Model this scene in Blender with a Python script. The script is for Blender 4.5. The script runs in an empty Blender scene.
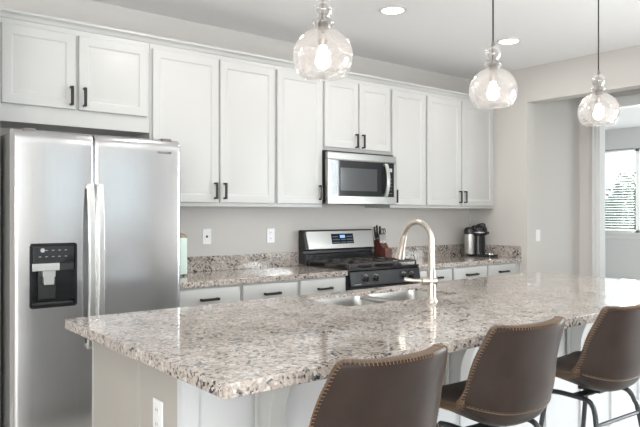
import bpy, bmesh, math, random
from mathutils import Vector, Matrix

PI = math.pi
scene = bpy.context.scene
C = scene.collection

# ------------------------------------------------------------------ camera, world, light, exposure
cam_data = bpy.data.cameras.new('camera')
cam_data.sensor_width = 36.0
cam_data.lens = 638.0 / 640.0 * 36.0
cam_data.clip_start = 0.05
cam_data.clip_end = 200
cam = bpy.data.objects.new('camera', cam_data)
C.objects.link(cam)
cam.location = (0, 0, 1.347)
cam.rotation_euler = (PI / 2, 0, -math.radians(38.8))
scene.camera = cam

world = bpy.data.worlds.new('daylight')
scene.world = world
world.use_nodes = True
wb = world.node_tree.nodes['Background']
wb.inputs[0].default_value = (0.83, 0.92, 1.0, 1)
wb.inputs[1].default_value = 1.2

def area_light(name, loc, direction, sx, sy, power, color):
    d = bpy.data.lights.new(name, 'AREA')
    d.shape = 'RECTANGLE'
    d.size, d.size_y = sx, sy
    d.energy = power
    d.color = color
    o = bpy.data.objects.new(name, d)
    C.objects.link(o)
    o.location = loc
    o.rotation_euler = Vector(direction).to_track_quat('-Z', 'Z').to_euler()
    return o

# right and dining window daylight; rear, left and side lamps added as fill
area_light('rear_added_fill', (-1.0, -4.95, 1.6), (0, 1, 1.2), 3.0, 1.7, 190, (0.95, 0.975, 1.0))  # added lamp outside an unseen window, tilted up to brighten the ceiling
area_light('left_added_fill', (-3.35, -2.0, 1.6), (1, 0, 1.3), 2.4, 1.7, 200, (1.0, 0.98, 0.96))  # added fill from the unseen left side, aimed mostly at the ceiling
area_light('right_window_daylight', (5.95, 0.22, 1.6), (-1, 0, 0.6), 2.3, 1.5, 265, (0.90, 0.95, 1.0))
area_light('dining_window_daylight', (11.1, 4.6, 1.9), (-1, 0, -0.1), 2.2, 1.6, 130, (0.93, 0.97, 1.0))
area_light('dining_side_added_fill', (8.6, 1.1, 1.7), (0, 1, 0.1), 2.6, 1.5, 45, (0.95, 0.975, 1.0))  # added lamp, lifts the dining room's far wall

vs = scene.view_settings
vs.view_transform = 'Standard'
vs.look = 'None'
vs.gamma = 1.0
vs.use_curve_mapping = False
vs.exposure = 0.63

RECESSED_POWER = 5.5
PENDANT_POWER = 1.5

# ------------------------------------------------------------------ materials
def new_mat(name):
    m = bpy.data.materials.new(name)
    m.use_nodes = True
    nt = m.node_tree
    return m, nt, nt.nodes['Principled BSDF']

def pmat(name, col, rough=0.5, metal=0.0, spec=0.5, bump=0.0, bump_scale=200, var=0.0, var_scale=3, aniso=0.0, coat=0.0):
    m, nt, b = new_mat(name)
    b.inputs['Base Color'].default_value = (*col, 1)
    b.inputs['Roughness'].default_value = rough
    b.inputs['Metallic'].default_value = metal
    b.inputs['Specular IOR Level'].default_value = spec
    b.inputs['Coat Weight'].default_value = coat
    tc = nt.nodes.new('ShaderNodeTexCoord')
    if var:
        n = nt.nodes.new('ShaderNodeTexNoise')
        n.inputs['Scale'].default_value = var_scale
        n.inputs['Detail'].default_value = 5
        nt.links.new(tc.outputs['Object'], n.inputs['Vector'])
        r = nt.nodes.new('ShaderNodeValToRGB')
        r.color_ramp.elements[0].position = 0.3
        r.color_ramp.elements[1].position = 0.7
        r.color_ramp.elements[0].color = (*[c * (1 - var) for c in col], 1)
        r.color_ramp.elements[1].color = (*[min(1, c * (1 + var)) for c in col], 1)
        nt.links.new(n.outputs['Fac'], r.inputs['Fac'])
        nt.links.new(r.outputs['Color'], b.inputs['Base Color'])
    if bump:
        n2 = nt.nodes.new('ShaderNodeTexNoise')
        n2.inputs['Scale'].default_value = bump_scale
        n2.inputs['Detail'].default_value = 3
        nt.links.new(tc.outputs['Object'], n2.inputs['Vector'])
        bp = nt.nodes.new('ShaderNodeBump')
        bp.inputs['Strength'].default_value = bump
        bp.inputs['Distance'].default_value = 0.002
        nt.links.new(n2.outputs['Fac'], bp.inputs['Height'])
        nt.links.new(bp.outputs['Normal'], b.inputs['Normal'])
    return m

def steel_mat(name, col, rough, stretch):
    """brushed stainless steel: fine streaks along one axis"""
    m, nt, b = new_mat(name)
    b.inputs['Metallic'].default_value = 1
    tc = nt.nodes.new('ShaderNodeTexCoord')
    mp = nt.nodes.new('ShaderNodeMapping')
    mp.inputs['Scale'].default_value = stretch
    nt.links.new(tc.outputs['Object'], mp.inputs['Vector'])
    n = nt.nodes.new('ShaderNodeTexNoise')
    n.inputs['Scale'].default_value = 1
    n.inputs['Detail'].default_value = 4
    nt.links.new(mp.outputs['Vector'], n.inputs['Vector'])
    r = nt.nodes.new('ShaderNodeValToRGB')
    r.color_ramp.elements[0].position = 0.25
    r.color_ramp.elements[1].position = 0.75
    r.color_ramp.elements[0].color = (*[c * 0.975 for c in col], 1)
    r.color_ramp.elements[1].color = (*[min(1, c * 1.025) for c in col], 1)
    nt.links.new(n.outputs['Fac'], r.inputs['Fac'])
    nt.links.new(r.outputs['Color'], b.inputs['Base Color'])
    mr = nt.nodes.new('ShaderNodeMapRange')
    mr.inputs['To Min'].default_value = rough * 0.85
    mr.inputs['To Max'].default_value = rough * 1.2
    nt.links.new(n.outputs['Fac'], mr.inputs['Value'])
    nt.links.new(mr.outputs['Result'], b.inputs['Roughness'])
    bp = nt.nodes.new('ShaderNodeBump')
    bp.inputs['Strength'].default_value = 0.012
    bp.inputs['Distance'].default_value = 0.001
    nt.links.new(n.outputs['Fac'], bp.inputs['Height'])
    nt.links.new(bp.outputs['Normal'], b.inputs['Normal'])
    return m

def granite_mat(name):
    m, nt, b = new_mat(name)
    N, L = nt.nodes, nt.links
    tc = N.new('ShaderNodeTexCoord')
    warp = N.new('ShaderNodeTexNoise'); warp.inputs['Scale'].default_value = 14; warp.inputs['Detail'].default_value = 3
    L.new(tc.outputs['Object'], warp.inputs['Vector'])
    mixv = N.new('ShaderNodeVectorMath'); mixv.operation = 'MULTIPLY_ADD'
    mixv.inputs[1].default_value = (0.05, 0.05, 0.05)
    L.new(warp.outputs['Color'], mixv.inputs[0]); L.new(tc.outputs['Object'], mixv.inputs[2])
    v = N.new('ShaderNodeTexVoronoi'); v.inputs['Scale'].default_value = 100
    L.new(mixv.outputs['Vector'], v.inputs['Vector'])
    sep = N.new('ShaderNodeSeparateColor'); L.new(v.outputs['Color'], sep.inputs['Color'])
    r1 = N.new('ShaderNodeValToRGB'); cr = r1.color_ramp; cr.interpolation = 'CONSTANT'
    cols = [(0.0, (0.045, 0.045, 0.048)), (0.07, (0.16, 0.155, 0.155)), (0.17, (0.31, 0.275, 0.25)), (0.31, (0.425, 0.365, 0.322)),
            (0.60, (0.49, 0.422, 0.38)), (0.92, (0.60, 0.57, 0.545))]
    cr.elements[0].position, cr.elements[0].color = cols[0][0], (*cols[0][1], 1)
    cr.elements[1].position, cr.elements[1].color = cols[1][0], (*cols[1][1], 1)
    for p, c in cols[2:]:
        e = cr.elements.new(p); e.color = (*c, 1)
    # shift the crystal value by a coarser cloud so dark crystals gather in drifts
    cl = N.new('ShaderNodeTexNoise'); cl.inputs['Scale'].default_value = 9; cl.inputs['Detail'].default_value = 6
    cl.inputs['Roughness'].default_value = 0.65
    L.new(tc.outputs['Object'], cl.inputs['Vector'])
    ma = N.new('ShaderNodeMath'); ma.operation = 'MULTIPLY_ADD'; ma.inputs[1].default_value = 1.3
    L.new(cl.outputs['Fac'], ma.inputs[0]); ma.inputs[2].default_value = -0.62
    ad = N.new('ShaderNodeMath'); ad.operation = 'ADD'; ad.use_clamp = True
    L.new(ma.outputs[0], ad.inputs[0]); L.new(sep.outputs['Red'], ad.inputs[1])
    L.new(ad.outputs[0], r1.inputs['Fac'])
    # fine grain
    fn = N.new('ShaderNodeTexNoise'); fn.inputs['Scale'].default_value = 160; fn.inputs['Detail'].default_value = 2
    L.new(tc.outputs['Object'], fn.inputs['Vector'])
    r2 = N.new('ShaderNodeValToRGB')
    r2.color_ramp.elements[0].position = 0.34; r2.color_ramp.elements[0].color = (0.60, 0.58, 0.57, 1)
    r2.color_ramp.elements[1].position = 0.52; r2.color_ramp.elements[1].color = (1, 1, 1, 1)
    L.new(fn.outputs['Fac'], r2.inputs['Fac'])
    mx = N.new('ShaderNodeMix'); mx.data_type = 'RGBA'; mx.blend_type = 'MULTIPLY'; mx.inputs[0].default_value = 0.6
    L.new(r1.outputs['Color'], mx.inputs[6]); L.new(r2.outputs['Color'], mx.inputs[7])
    L.new(mx.outputs[2], b.inputs['Base Color'])
    b.inputs['Roughness'].default_value = 0.085
    b.inputs['IOR'].default_value = 1.62
    return m

def leather_mat(name):
    m, nt, b = new_mat(name)
    N, L = nt.nodes, nt.links
    tc = N.new('ShaderNodeTexCoord')
    n = N.new('ShaderNodeTexNoise'); n.inputs['Scale'].default_value = 7; n.inputs['Detail'].default_value = 6
    L.new(tc.outputs['Object'], n.inputs['Vector'])
    r = N.new('ShaderNodeValToRGB')
    r.color_ramp.elements[0].position = 0.3; r.color_ramp.elements[0].color = (0.0150, 0.0085, 0.0062, 1)
    r.color_ramp.elements[1].position = 0.75; r.color_ramp.elements[1].color = (0.033, 0.0190, 0.0140, 1)
    L.new(n.outputs['Fac'], r.inputs['Fac']); L.new(r.outputs['Color'], b.inputs['Base Color'])
    b.inputs['Roughness'].default_value = 0.42
    b.inputs['Specular IOR Level'].default_value = 0.24
    v = N.new('ShaderNodeTexVoronoi'); v.inputs['Scale'].default_value = 330
    L.new(tc.outputs['Object'], v.inputs['Vector'])
    bp = N.new('ShaderNodeBump'); bp.inputs['Strength'].default_value = 0.12; bp.inputs['Distance'].default_value = 0.001
    L.new(v.outputs['Distance'], bp.inputs['Height']); L.new(bp.outputs['Normal'], b.inputs['Normal'])
    return m

def wood_floor_mat(name):
    m, nt, b = new_mat(name)
    N, L = nt.nodes, nt.links
    tc = N.new('ShaderNodeTexCoord')
    br = N.new('ShaderNodeTexBrick'); br.inputs['Scale'].default_value = 1
    br.inputs['Brick Width'].default_value = 1.2; br.inputs['Row Height'].default_value = 0.18
    br.inputs['Mortar Size'].default_value = 0.003
    br.inputs['Color1'].default_value = (0.82, 0.80, 0.77, 1); br.inputs['Color2'].default_value = (0.77, 0.75, 0.72, 1)
    br.inputs['Mortar'].default_value = (0.5, 0.47, 0.44, 1)
    L.new(tc.outputs['Object'], br.inputs['Vector'])
    mp = N.new('ShaderNodeMapping'); mp.inputs['Scale'].default_value = (3, 40, 3)
    L.new(tc.outputs['Object'], mp.inputs['Vector'])
    n = N.new('ShaderNodeTexNoise'); n.inputs['Scale'].default_value = 1; n.inputs['Detail'].default_value = 5
    L.new(mp.outputs['Vector'], n.inputs['Vector'])
    mx = N.new('ShaderNodeMix'); mx.data_type = 'RGBA'; mx.blend_type = 'OVERLAY'; mx.inputs[0].default_value = 0.4
    L.new(br.outputs['Color'], mx.inputs[6]); L.new(n.outputs['Color'], mx.inputs[7])
    L.new(mx.outputs[2], b.inputs['Base Color'])
    b.inputs['Roughness'].default_value = 0.35
    return m

def thin_glass(name, tint, gloss_rough=0.0, milk=0.0, f0=0.06, milkcol=(1, 1, 1)):
    """thin clear sheet: transparent with Fresnel reflection and a little haze"""
    m = bpy.data.materials.new(name)
    m.use_nodes = True
    nt = m.node_tree; N, L = nt.nodes, nt.links
    N.clear()
    out = N.new('ShaderNodeOutputMaterial')
    tr = N.new('ShaderNodeBsdfTransparent'); tr.inputs[0].default_value = (*tint, 1)
    gl = N.new('ShaderNodeBsdfGlossy'); gl.inputs['Roughness'].default_value = gloss_rough
    gl.inputs[0].default_value = (1, 1, 1, 1)
    lw = N.new('ShaderNodeLayerWeight'); lw.inputs['Blend'].default_value = 0.35
    mr = N.new('ShaderNodeMapRange'); mr.inputs['To Min'].default_value = f0; mr.inputs['To Max'].default_value = 0.55
    L.new(lw.outputs['Fresnel'], mr.inputs['Value'])
    base = tr
    if milk:
        tl = N.new('ShaderNodeBsdfTranslucent'); tl.inputs[0].default_value = (*milkcol, 1)
        mk = N.new('ShaderNodeMixShader'); mk.inputs[0].default_value = milk
        L.new(tr.outputs[0], mk.inputs[1]); L.new(tl.outputs[0], mk.inputs[2])
        base = mk
    mx = N.new('ShaderNodeMixShader')
    L.new(mr.outputs['Result'], mx.inputs[0]); L.new(base.outputs[0], mx.inputs[1]); L.new(gl.outputs[0], mx.inputs[2])
    L.new(mx.outputs[0], out.inputs[0])
    return m

def emit_mat(name, col, strength):
    m, nt, b = new_mat(name)
    b.inputs['Base Color'].default_value = (*col, 1)
    b.inputs['Emission Color'].default_value = (*col, 1)
    b.inputs['Emission Strength'].default_value = strength
    return m

M = {
    'cab': pmat('white_cabinet_paint', (0.505, 0.505, 0.497), 0.38, bump=0.02, bump_scale=60),
    'wall': pmat('warm_grey_wall_paint', (0.60, 0.575, 0.55), 0.8, bump=0.15, bump_scale=120),
    'wall_hall_lit': pmat('wall_paint_hall_lit', (0.60, 0.60, 0.575), 0.8, bump=0.15, bump_scale=120),  # same wall paint; the hall's greener light is put into the colour
    'farwall': pmat('dining_wall_paint', (0.66, 0.66, 0.66), 0.8, bump=0.1, bump_scale=120),
    'ceil': pmat('ceiling_paint', (0.87, 0.865, 0.86), 0.9, bump=0.15, bump_scale=90),
    'trim': pmat('white_trim_paint', (0.74, 0.74, 0.735), 0.4, bump=0.01),
    'steel': steel_mat('brushed_steel_upright', (0.60, 0.60, 0.61), 0.22, (170, 170, 2.0)),
    'steelh': steel_mat('brushed_steel_level', (0.50, 0.49, 0.475), 0.30, (2.0, 170, 170)),
    'steel_dark': steel_mat('brushed_steel_darker', (0.40, 0.39, 0.375), 0.32, (2.0, 170, 170)),
    'handle_steel': steel_mat('satin_steel', (0.66, 0.65, 0.64), 0.30, (150, 150, 4)),
    'sinksteel': pmat('sink_steel', (0.50, 0.485, 0.47), 0.34, metal=1),
    'nickel': pmat('brushed_nickel', (0.56, 0.51, 0.455), 0.30, metal=1, var=0.04, var_scale=60),
    'chrome': pmat('chrome', (0.75, 0.75, 0.75), 0.10, metal=1),
    'fridge_side': pmat('grey_enamel', (0.15, 0.145, 0.14), 0.45, bump=0.1, bump_scale=300),
    'black_gloss': pmat('gloss_black', (0.012, 0.012, 0.014), 0.2, spec=0.4),
    'range_black': pmat('range_black_enamel', (0.011, 0.011, 0.013), 0.38, spec=0.25),
    'black_glass': pmat('dark_glass', (0.02, 0.022, 0.026), 0.04, spec=0.6),
    'black_satin': pmat('satin_black', (0.018, 0.018, 0.019), 0.35),
    'iron': pmat('cast_iron', (0.045, 0.040, 0.037), 0.5, bump=0.3, bump_scale=300),
    'bronze': pmat('dark_bronze_pull', (0.035, 0.030, 0.028), 0.35, metal=0.5),
    'granite': granite_mat('speckled_granite'),
    'leather': leather_mat('brown_leather'),
    'stitch': pmat('tan_thread', (0.20, 0.115, 0.055), 0.7),
    'piping': pmat('tan_edge_leather', (0.085, 0.055, 0.038), 0.5),
    'frame': pmat('black_powder_coat', (0.022, 0.024, 0.028), 0.35),
    'floor': wood_floor_mat('plank_floor'),
    'plastic_white': pmat('white_plastic', (0.82, 0.82, 0.83), 0.3),
    'slot': pmat('dark_slot', (0.02, 0.02, 0.02), 0.5),
    'mint': pmat('mint_enamel', (0.60, 0.72, 0.67), 0.35),
    'lidwood': pmat('lid_wood', (0.36, 0.28, 0.21), 0.5, var=0.2, var_scale=20),
    'blockwood': pmat('cherry_wood', (0.12, 0.042, 0.033), 0.35, var=0.25, var_scale=18),
    'display': emit_mat('display_blue', (0.25, 0.45, 0.75), 0.5),
    'panel_navy': pmat('control_glass', (0.015, 0.022, 0.035), 0.08),
    'legend': pmat('legend_print', (0.40, 0.42, 0.44), 0.5),
    'badge': pmat('badge_ink', (0.05, 0.05, 0.055), 0.35),
    'glass_globe': thin_glass('pendant_glass', (0.955, 0.945, 0.94), 0.02, milk=0.11, f0=0.03, milkcol=(1, 0.97, 0.95)),
    'glass_ball': thin_glass('clear_glass', (0.80, 0.79, 0.78), 0.01, milk=0.03, f0=0.10),
    'pane': thin_glass('window_pane', (0.97, 0.99, 0.98), 0.0, f0=0.03),
    'bulb': emit_mat('bulb_glow', (1.0, 0.94, 0.87), 6),
    'led': emit_mat('led_lens', (1.0, 0.95, 0.88), 9),
    'blind': pmat('white_slat', (0.80, 0.80, 0.80), 0.45),
    'leaf': pmat('leaf_green', (0.12, 0.19, 0.11), 0.5, var=0.5, var_scale=4),
    'bark': pmat('bark', (0.12, 0.08, 0.05), 0.8, var=0.3, var_scale=20),
    'ground': pmat('gravel', (0.42, 0.37, 0.31), 0.9, var=0.2, var_scale=30),
    'stucco': pmat('stucco', (0.55, 0.48, 0.40), 0.9, bump=0.3, bump_scale=40),
    'silver_plastic': pmat('silver_plastic', (0.55, 0.54, 0.53), 0.3, metal=0.7),
    'clear_plastic': thin_glass('smoked_plastic', (0.62, 0.62, 0.62), 0.05, milk=0.25, f0=0.05),
}

# ------------------------------------------------------------------ mesh helpers
class MB:
    def __init__(self):
        self.bm = bmesh.new()

    def box(self, x0, x1, y0, y1, z0, z1):
        v = [self.bm.verts.new(p) for p in ((x0, y0, z0), (x1, y0, z0), (x1, y1, z0), (x0, y1, z0),
                                            (x0, y0, z1), (x1, y0, z1), (x1, y1, z1), (x0, y1, z1))]
        for f in ((0, 3, 2, 1), (4, 5, 6, 7), (0, 1, 5, 4), (1, 2, 6, 5), (2, 3, 7, 6), (3, 0, 4, 7)):
            self.bm.faces.new([v[i] for i in f])
        return self

    def loops(self, loops, cap0=True, cap1=True, closed=True):
        """skin successive rings of points"""
        rows = [[self.bm.verts.new(p) for p in l] for l in loops]
        n = len(rows[0])
        for a, b in zip(rows, rows[1:]):
            for i in range(n if closed else n - 1):
                j = (i + 1) % n
                try:
                    self.bm.faces.new((a[i], a[j], b[j], b[i]))
                except ValueError:
                    pass
        if cap0 and closed:
            self.bm.faces.new(list(reversed(rows[0])))
        if cap1 and closed:
            self.bm.faces.new(rows[-1])
        return self

    def tube(self, pts, r, seg=10, cap=True):
        pts = [Vector(p) for p in pts]
        rs = r if isinstance(r, (list, tuple)) else [r] * len(pts)
        tang = []
        for i in range(len(pts)):
            a = pts[max(0, i - 1)]; b = pts[min(len(pts) - 1, i + 1)]
            tang.append((b - a).normalized())
        ref = Vector((0, 0, 1)) if abs(tang[0].z) < 0.9 else Vector((1, 0, 0))
        n = (ref - tang[0] * ref.dot(tang[0])).normalized()
        rings = []
        for i, p in enumerate(pts):
            if i:
                q = tang[i - 1].rotation_difference(tang[i])
                n = q @ n
                n = (n - tang[i] * n.dot(tang[i])).normalized()
            bvec = tang[i].cross(n)
            rings.append([p + (n * math.cos(2 * PI * k / seg) + bvec * math.sin(2 * PI * k / seg)) * rs[i] for k in range(seg)])
        return self.loops(rings, cap, cap)

    def lathe(self, prof, c=(0, 0, 0), seg=32, cap0=False, cap1=False):
        """prof: list of (radius, z)"""
        rings = [[(c[0] + r * math.cos(2 * PI * k / seg), c[1] + r * math.sin(2 * PI * k / seg), c[2] + z) for k in range(seg)] for r, z in prof]
        return self.loops(rings, cap0, cap1)

    def prism(self, poly, axis, a, b):
        """extrude a 2-D polygon along axis from a to b"""
        def P(u, v, w):
            return {'x': (w, u, v), 'y': (u, w, v), 'z': (u, v, w)}[axis]
        return self.loops([[P(u, v, a) for u, v in poly], [P(u, v, b) for u, v in poly]])

    def rects(self, rings):
        """nested rectangles (x0,x1,z0,z1,y): a panelled front, last ring filled, first ring is the back"""
        return self.loops([[(x0, y, z0), (x1, y, z0), (x1, y, z1), (x0, y, z1)] for x0, x1, z0, z1, y in rings])

    def build(self, name, mat, parent=None, loc=None, bevel=0.0, smooth=False, seg=2, angle=35):
        bm = self.bm
        bmesh.ops.remove_doubles(bm, verts=bm.verts, dist=1e-6)
        bmesh.ops.recalc_face_normals(bm, faces=bm.faces)
        me = bpy.data.meshes.new(name)
        bm.to_mesh(me)
        bm.free()
        me.materials.append(mat)
        o = bpy.data.objects.new(name, me)
        C.objects.link(o)
        if parent:
            o.parent = parent
        if loc:
            o.location = loc
        if bevel:
            b = o.modifiers.new('bevel', 'BEVEL')
            b.width = bevel; b.segments = seg; b.limit_method = 'ANGLE'; b.angle_limit = math.radians(40)
        if smooth or bevel:
            for p in me.polygons:
                p.use_smooth = True
            me.set_sharp_from_angle(angle=math.radians(angle))
        return o

def rrect(x0, x1, y0, y1, r, n=6):
    """rounded rectangle outline, counter-clockwise"""
    out = []
    for cx, cy, a0 in ((x1 - r, y0 + r, -PI / 2), (x1 - r, y1 - r, 0), (x0 + r, y1 - r, PI / 2), (x0 + r, y0 + r, PI)):
        for k in range(n + 1):
            a = a0 + PI / 2 * k / n
            out.append((cx + r * math.cos(a), cy + r * math.sin(a)))
    return out

def arc(cx, cy, r, a0, a1, n):
    return [(cx + r * math.cos(a0 + (a1 - a0) * k / n), cy + r * math.sin(a0 + (a1 - a0) * k / n)) for k in range(n + 1)]

def tag(o, label, cat, group=None, kind=None):
    o['label'] = label
    o['category'] = cat
    if group:
        o['group'] = group
    if kind:
        o['kind'] = kind
    return o

def thing(name, label, cat, loc=(0, 0, 0), rotz=0, group=None):
    o = bpy.data.objects.new(name, None)
    o.empty_display_size = 0.1
    C.objects.link(o)
    o.location = loc
    o.rotation_euler = (0, 0, rotz)
    return tag(o, label, cat, group)

def struct(name, mb, mat, bevel=0.0, parent=None, label=None):
    o = mb.build(name, mat, parent, bevel=bevel)
    if not parent:
        o['kind'] = 'structure'
    return o

def text_mesh(name, body, size, mat, parent, loc, rot=(PI / 2, 0, 0), depth=0.0005):
    cu = bpy.data.curves.new(name, 'FONT')
    cu.body = body
    cu.size = size
    cu.extrude = depth
    cu.align_x = 'CENTER'
    cu.align_y = 'CENTER'
    tmp = bpy.data.objects.new(name + '_src', cu)
    C.objects.link(tmp)
    bpy.context.view_layer.update()
    me = bpy.data.meshes.new_from_object(tmp.evaluated_get(bpy.context.evaluated_depsgraph_get()))
    bpy.data.objects.remove(tmp)
    me.name = name
    me.materials.clear()
    me.materials.append(mat)
    o = bpy.data.objects.new(name, me)
    C.objects.link(o)
    o.parent = parent
    o.location = loc
    o.rotation_euler = rot
    return o

# ------------------------------------------------------------------ the setting
YB = 4.285      # back wall
XR = 5.47       # right wall
CEIL = 2.77
XL, YF = -3.0, -4.6
HX = 6.45       # hall wall with the dining doorway
FX = 10.65      # dining room window wall
T = 0.12

struct('floor', MB().box(XL, FX + 0.15, YF, 7.0, -0.1, 0.0), M['floor'])
struct('ceiling', MB().box(XL - T, XR + 0.15, YF - T, YB + T, CEIL, CEIL + 0.1), M['ceil'])
struct('ceiling_hall', MB().box(XR + 0.15, FX + 0.15, 1.33, 7.0, CEIL, CEIL + 0.1), M['ceil'])
struct('wall_back', MB().box(XL - T, XR, YB, YB + T, 0, CEIL), M['wall'])
w = MB()
w.box(XL - T, XL, YF, -3.2, 0, CEIL).box(XL - T, XL, -0.8, YB, 0, CEIL)
w.box(XL - T, XL, -3.2, -0.8, 0, 0.75).box(XL - T, XL, -3.2, -0.8, 2.45, CEIL)
struct('wall_left', w, M['wall'])

# rear wall behind the photographer, two windows, one added for light
w = MB()
w.box(XL, XR, YF - T, YF, 0, 0.75).box(XL, XR, YF - T, YF, 2.45, CEIL)
for a, b in ((XL, -2.5), (0.6, 2.8), (5.2, XR)):
    w.box(a, b, YF - T, YF, 0.75, 2.45)
w.box(2.8, 5.2, YF - T, YF, 0.75, 1.1)
struct('wall_front', w, M['wall'])

# right wall: window, then the wide opening to the hall
w = MB()
YO0, YO1, ZO = 1.85, 3.584, 2.431
w.box(XR, XR + 0.15, YO1, YB + T, 0, CEIL)
w.box(XR, XR + 0.15, YO0, YO1, ZO, CEIL)
w.box(XR, XR + 0.15, 1.36, YO0, 0, CEIL)
w.box(XR, XR + 0.15, -0.9, 1.36, 0, 0.9).box(XR, XR + 0.15, -0.9, 1.36, 2.15, CEIL)
w.box(XR, XR + 0.15, YF - T, -0.9, 0, CEIL)
struct('wall_right', w, M['wall'])

# hall
struct('wall_hall', MB().box(XR + 0.15, HX, YO1, YO1 + T, 0, CEIL), M['wall'])
struct('wall_hall_end', MB().box(XR + 0.15, HX, 1.36, 1.36 + T, 0, CEIL), M['wall_hall_lit'])
DY0, DY1, DZ = 1.75, 3.375, 2.445
w = MB()
w.box(HX, HX + T, DY1, 7.0, 0, CEIL).box(HX, HX + T, DY0, DY1, DZ, CEIL).box(HX, HX + T, 1.36, DY0, 0, CEIL)
struct('wall_dining_near', w, M['wall'])
# cased doorway
w = MB()
for sgn, x0 in ((-1, HX - 0.018), (1, HX + T)):
    w.box(x0, x0 + 0.018, DY1, DY1 + 0.058, 0, DZ + 0.09).box(x0, x0 + 0.018, DY0 - 0.10, DY0, 0, DZ + 0.09)
    w.box(x0, x0 + 0.018, DY0, DY1, DZ, DZ + 0.09)
w.box(HX - 0.03, HX - 0.018, DY1 + 0.042, DY1 + 0.058, 0, DZ + 0.09)
w.box(HX - 0.026, HX - 0.018, DY1 + 0.005, DY1 + 0.02, 0, DZ)
w.box(HX, HX + T, DY1 - 0.012, DY1, 0, DZ).box(HX, HX + T, DY0, DY0 + 0.012, 0, DZ).box(HX, HX + T, DY0, DY1, DZ - 0.012, DZ)
struct('trim_1', w, M['trim'], bevel=0.003)
# dining room
struct('wall_dining_far', MB().box(FX, FX + 0.15, 1.36, 3.5, 0, CEIL).box(FX, FX + 0.15, 6.2, 7.0, 0, CEIL)
       .box(FX, FX + 0.15, 3.5, 6.2, 0, 1.02).box(FX, FX + 0.15, 3.5, 6.2, 2.43, CEIL), M['farwall'])
struct('wall_dining_left', MB().box(HX + T, FX, 6.9, 7.0, 0, CEIL), M['farwall'])
struct('wall_dining_right', MB().box(HX + T, 7.3, 1.36, 1.36 + T, 0, CEIL).box(9.9, FX, 1.36, 1.36 + T, 0, CEIL)
       .box(7.3, 9.9, 1.36, 1.36 + T, 0, 0.9).box(7.3, 9.9, 1.36, 1.36 + T, 2.4, CEIL), M['farwall'])

def window(n, axis, face, a0, a1, z0, z1, mull, depth, sgn):
    """frame with sashes in a wall opening. axis: 'x' wall runs along x, 'y' along y; sgn: outside direction"""
    def B(mb, u0, u1, d0, d1, zz0, zz1):
        lo, hi = sorted((face + sgn * d0, face + sgn * d1))
        if axis == 'x':
            mb.box(u0, u1, lo, hi, zz0, zz1)
        else:
            mb.box(lo, hi, u0, u1, zz0, zz1)
    f = MB()
    d0, d1 = depth * 0.55, depth * 0.95
    B(f, a0, a1, d0, d1, z0, z0 + 0.05); B(f, a0, a1, d0, d1, z1 - 0.05, z1)
    B(f, a0, a0 + 0.05, d0, d1, z0, z1); B(f, a1 - 0.05, a1, d0, d1, z0, z1)
    for m in mull:
        B(f, m - 0.035, m + 0.035, d0, d1, z0, z1)
    root = struct('window_%d' % n, f, M['trim'], bevel=0.003)
    s = MB()
    B(s, a0 - 0.06, a1 + 0.06, -0.045, depth * 0.6, z0 - 0.025, z0 + 0.01)
    B(s, a0 - 0.05, a1 + 0.05, -0.016, 0.0, z0 - 0.095, z0 - 0.025)
    s.build('window_sill', M['trim'], root, bevel=0.004)
    g = MB()
    B(g, a0 + 0.05, a1 - 0.05, depth * 0.74, depth * 0.76, z0 + 0.05, z1 - 0.05)
    g.build('pane', M['pane'], root)
    return root

window(1, 'x', YF, -2.5, 0.6, 0.75, 2.45, [-0.95], T, -1)  # unseen window, added for the rear fill lamp
window(5, 'y', XL, -3.2, -0.8, 0.75, 2.45, [-2.0], T, -1)  # unseen window, added to let in the left fill
window(6, 'x', 1.36 + T, 7.3, 9.9, 0.9, 2.4, [8.6], T, -1)  # unseen side window, added to light the dining room
window(2, 'x', YF, 2.8, 5.2, 1.1, 2.45, [4.0], T, -1)
window(3, 'y', XR, -0.9, 1.36, 0.9, 2.15, [0.23], 0.15, 1)
window(4, 'y', FX, 3.5, 6.2, 1.02, 2.43, [4.94], 0.15, 1)

def blinds(label, x, y0, y1, z0, z1, loc_name='window_blind'):
    root = thing(loc_name, label, 'blind', (x, (y0 + y1) / 2, z0))
    h = z1 - z0; hw = (y1 - y0) / 2
    MB().box(-0.03, 0.03, -hw, hw, h - 0.03, h).build('valance', M['blind'], root, bevel=0.004)
    s = MB()
    n = int((h - 0.07) / 0.043)
    for i in range(n):
        z = 0.035 + i * (h - 0.07) / n
        t = math.radians(14)
        dx, dz = 0.024 * math.cos(t), 0.024 * math.sin(t)
        s.loops([[(-dx, -hw, z - dz), (dx, -hw, z + dz), (dx, -hw, z + dz + 0.003), (-dx, -hw, z - dz + 0.003)],
                 [(-dx, hw, z - dz), (dx, hw, z + dz), (dx, hw, z + dz + 0.003), (-dx, hw, z - dz + 0.003)]])
    s.build('slats', M['blind'], root)
    MB().box(-0.026, 0.026, -hw, hw, 0.0, 0.022).build('bottom_rail', M['blind'], root, bevel=0.003)
    for k in (0.15, 0.5, 0.85):
        yy = -hw + 2 * hw * k
        MB().box(-0.030, -0.027, yy - 0.002, yy + 0.002, 0.0, h - 0.05).build('ladder_cord', M['blind'], root)
    return root

blinds('white slatted blind left of the mullion in the dining room window', FX + 0.045, 4.985, 6.14, 1.04, 2.42)
blinds('white slatted blind right of the mullion in the dining room window', FX + 0.045, 3.57, 4.895, 1.04, 2.42)
blinds('white slatted blind in the window of the right kitchen wall', XR + 0.04, -0.84, 1.30, 0.93, 2.13)

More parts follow.
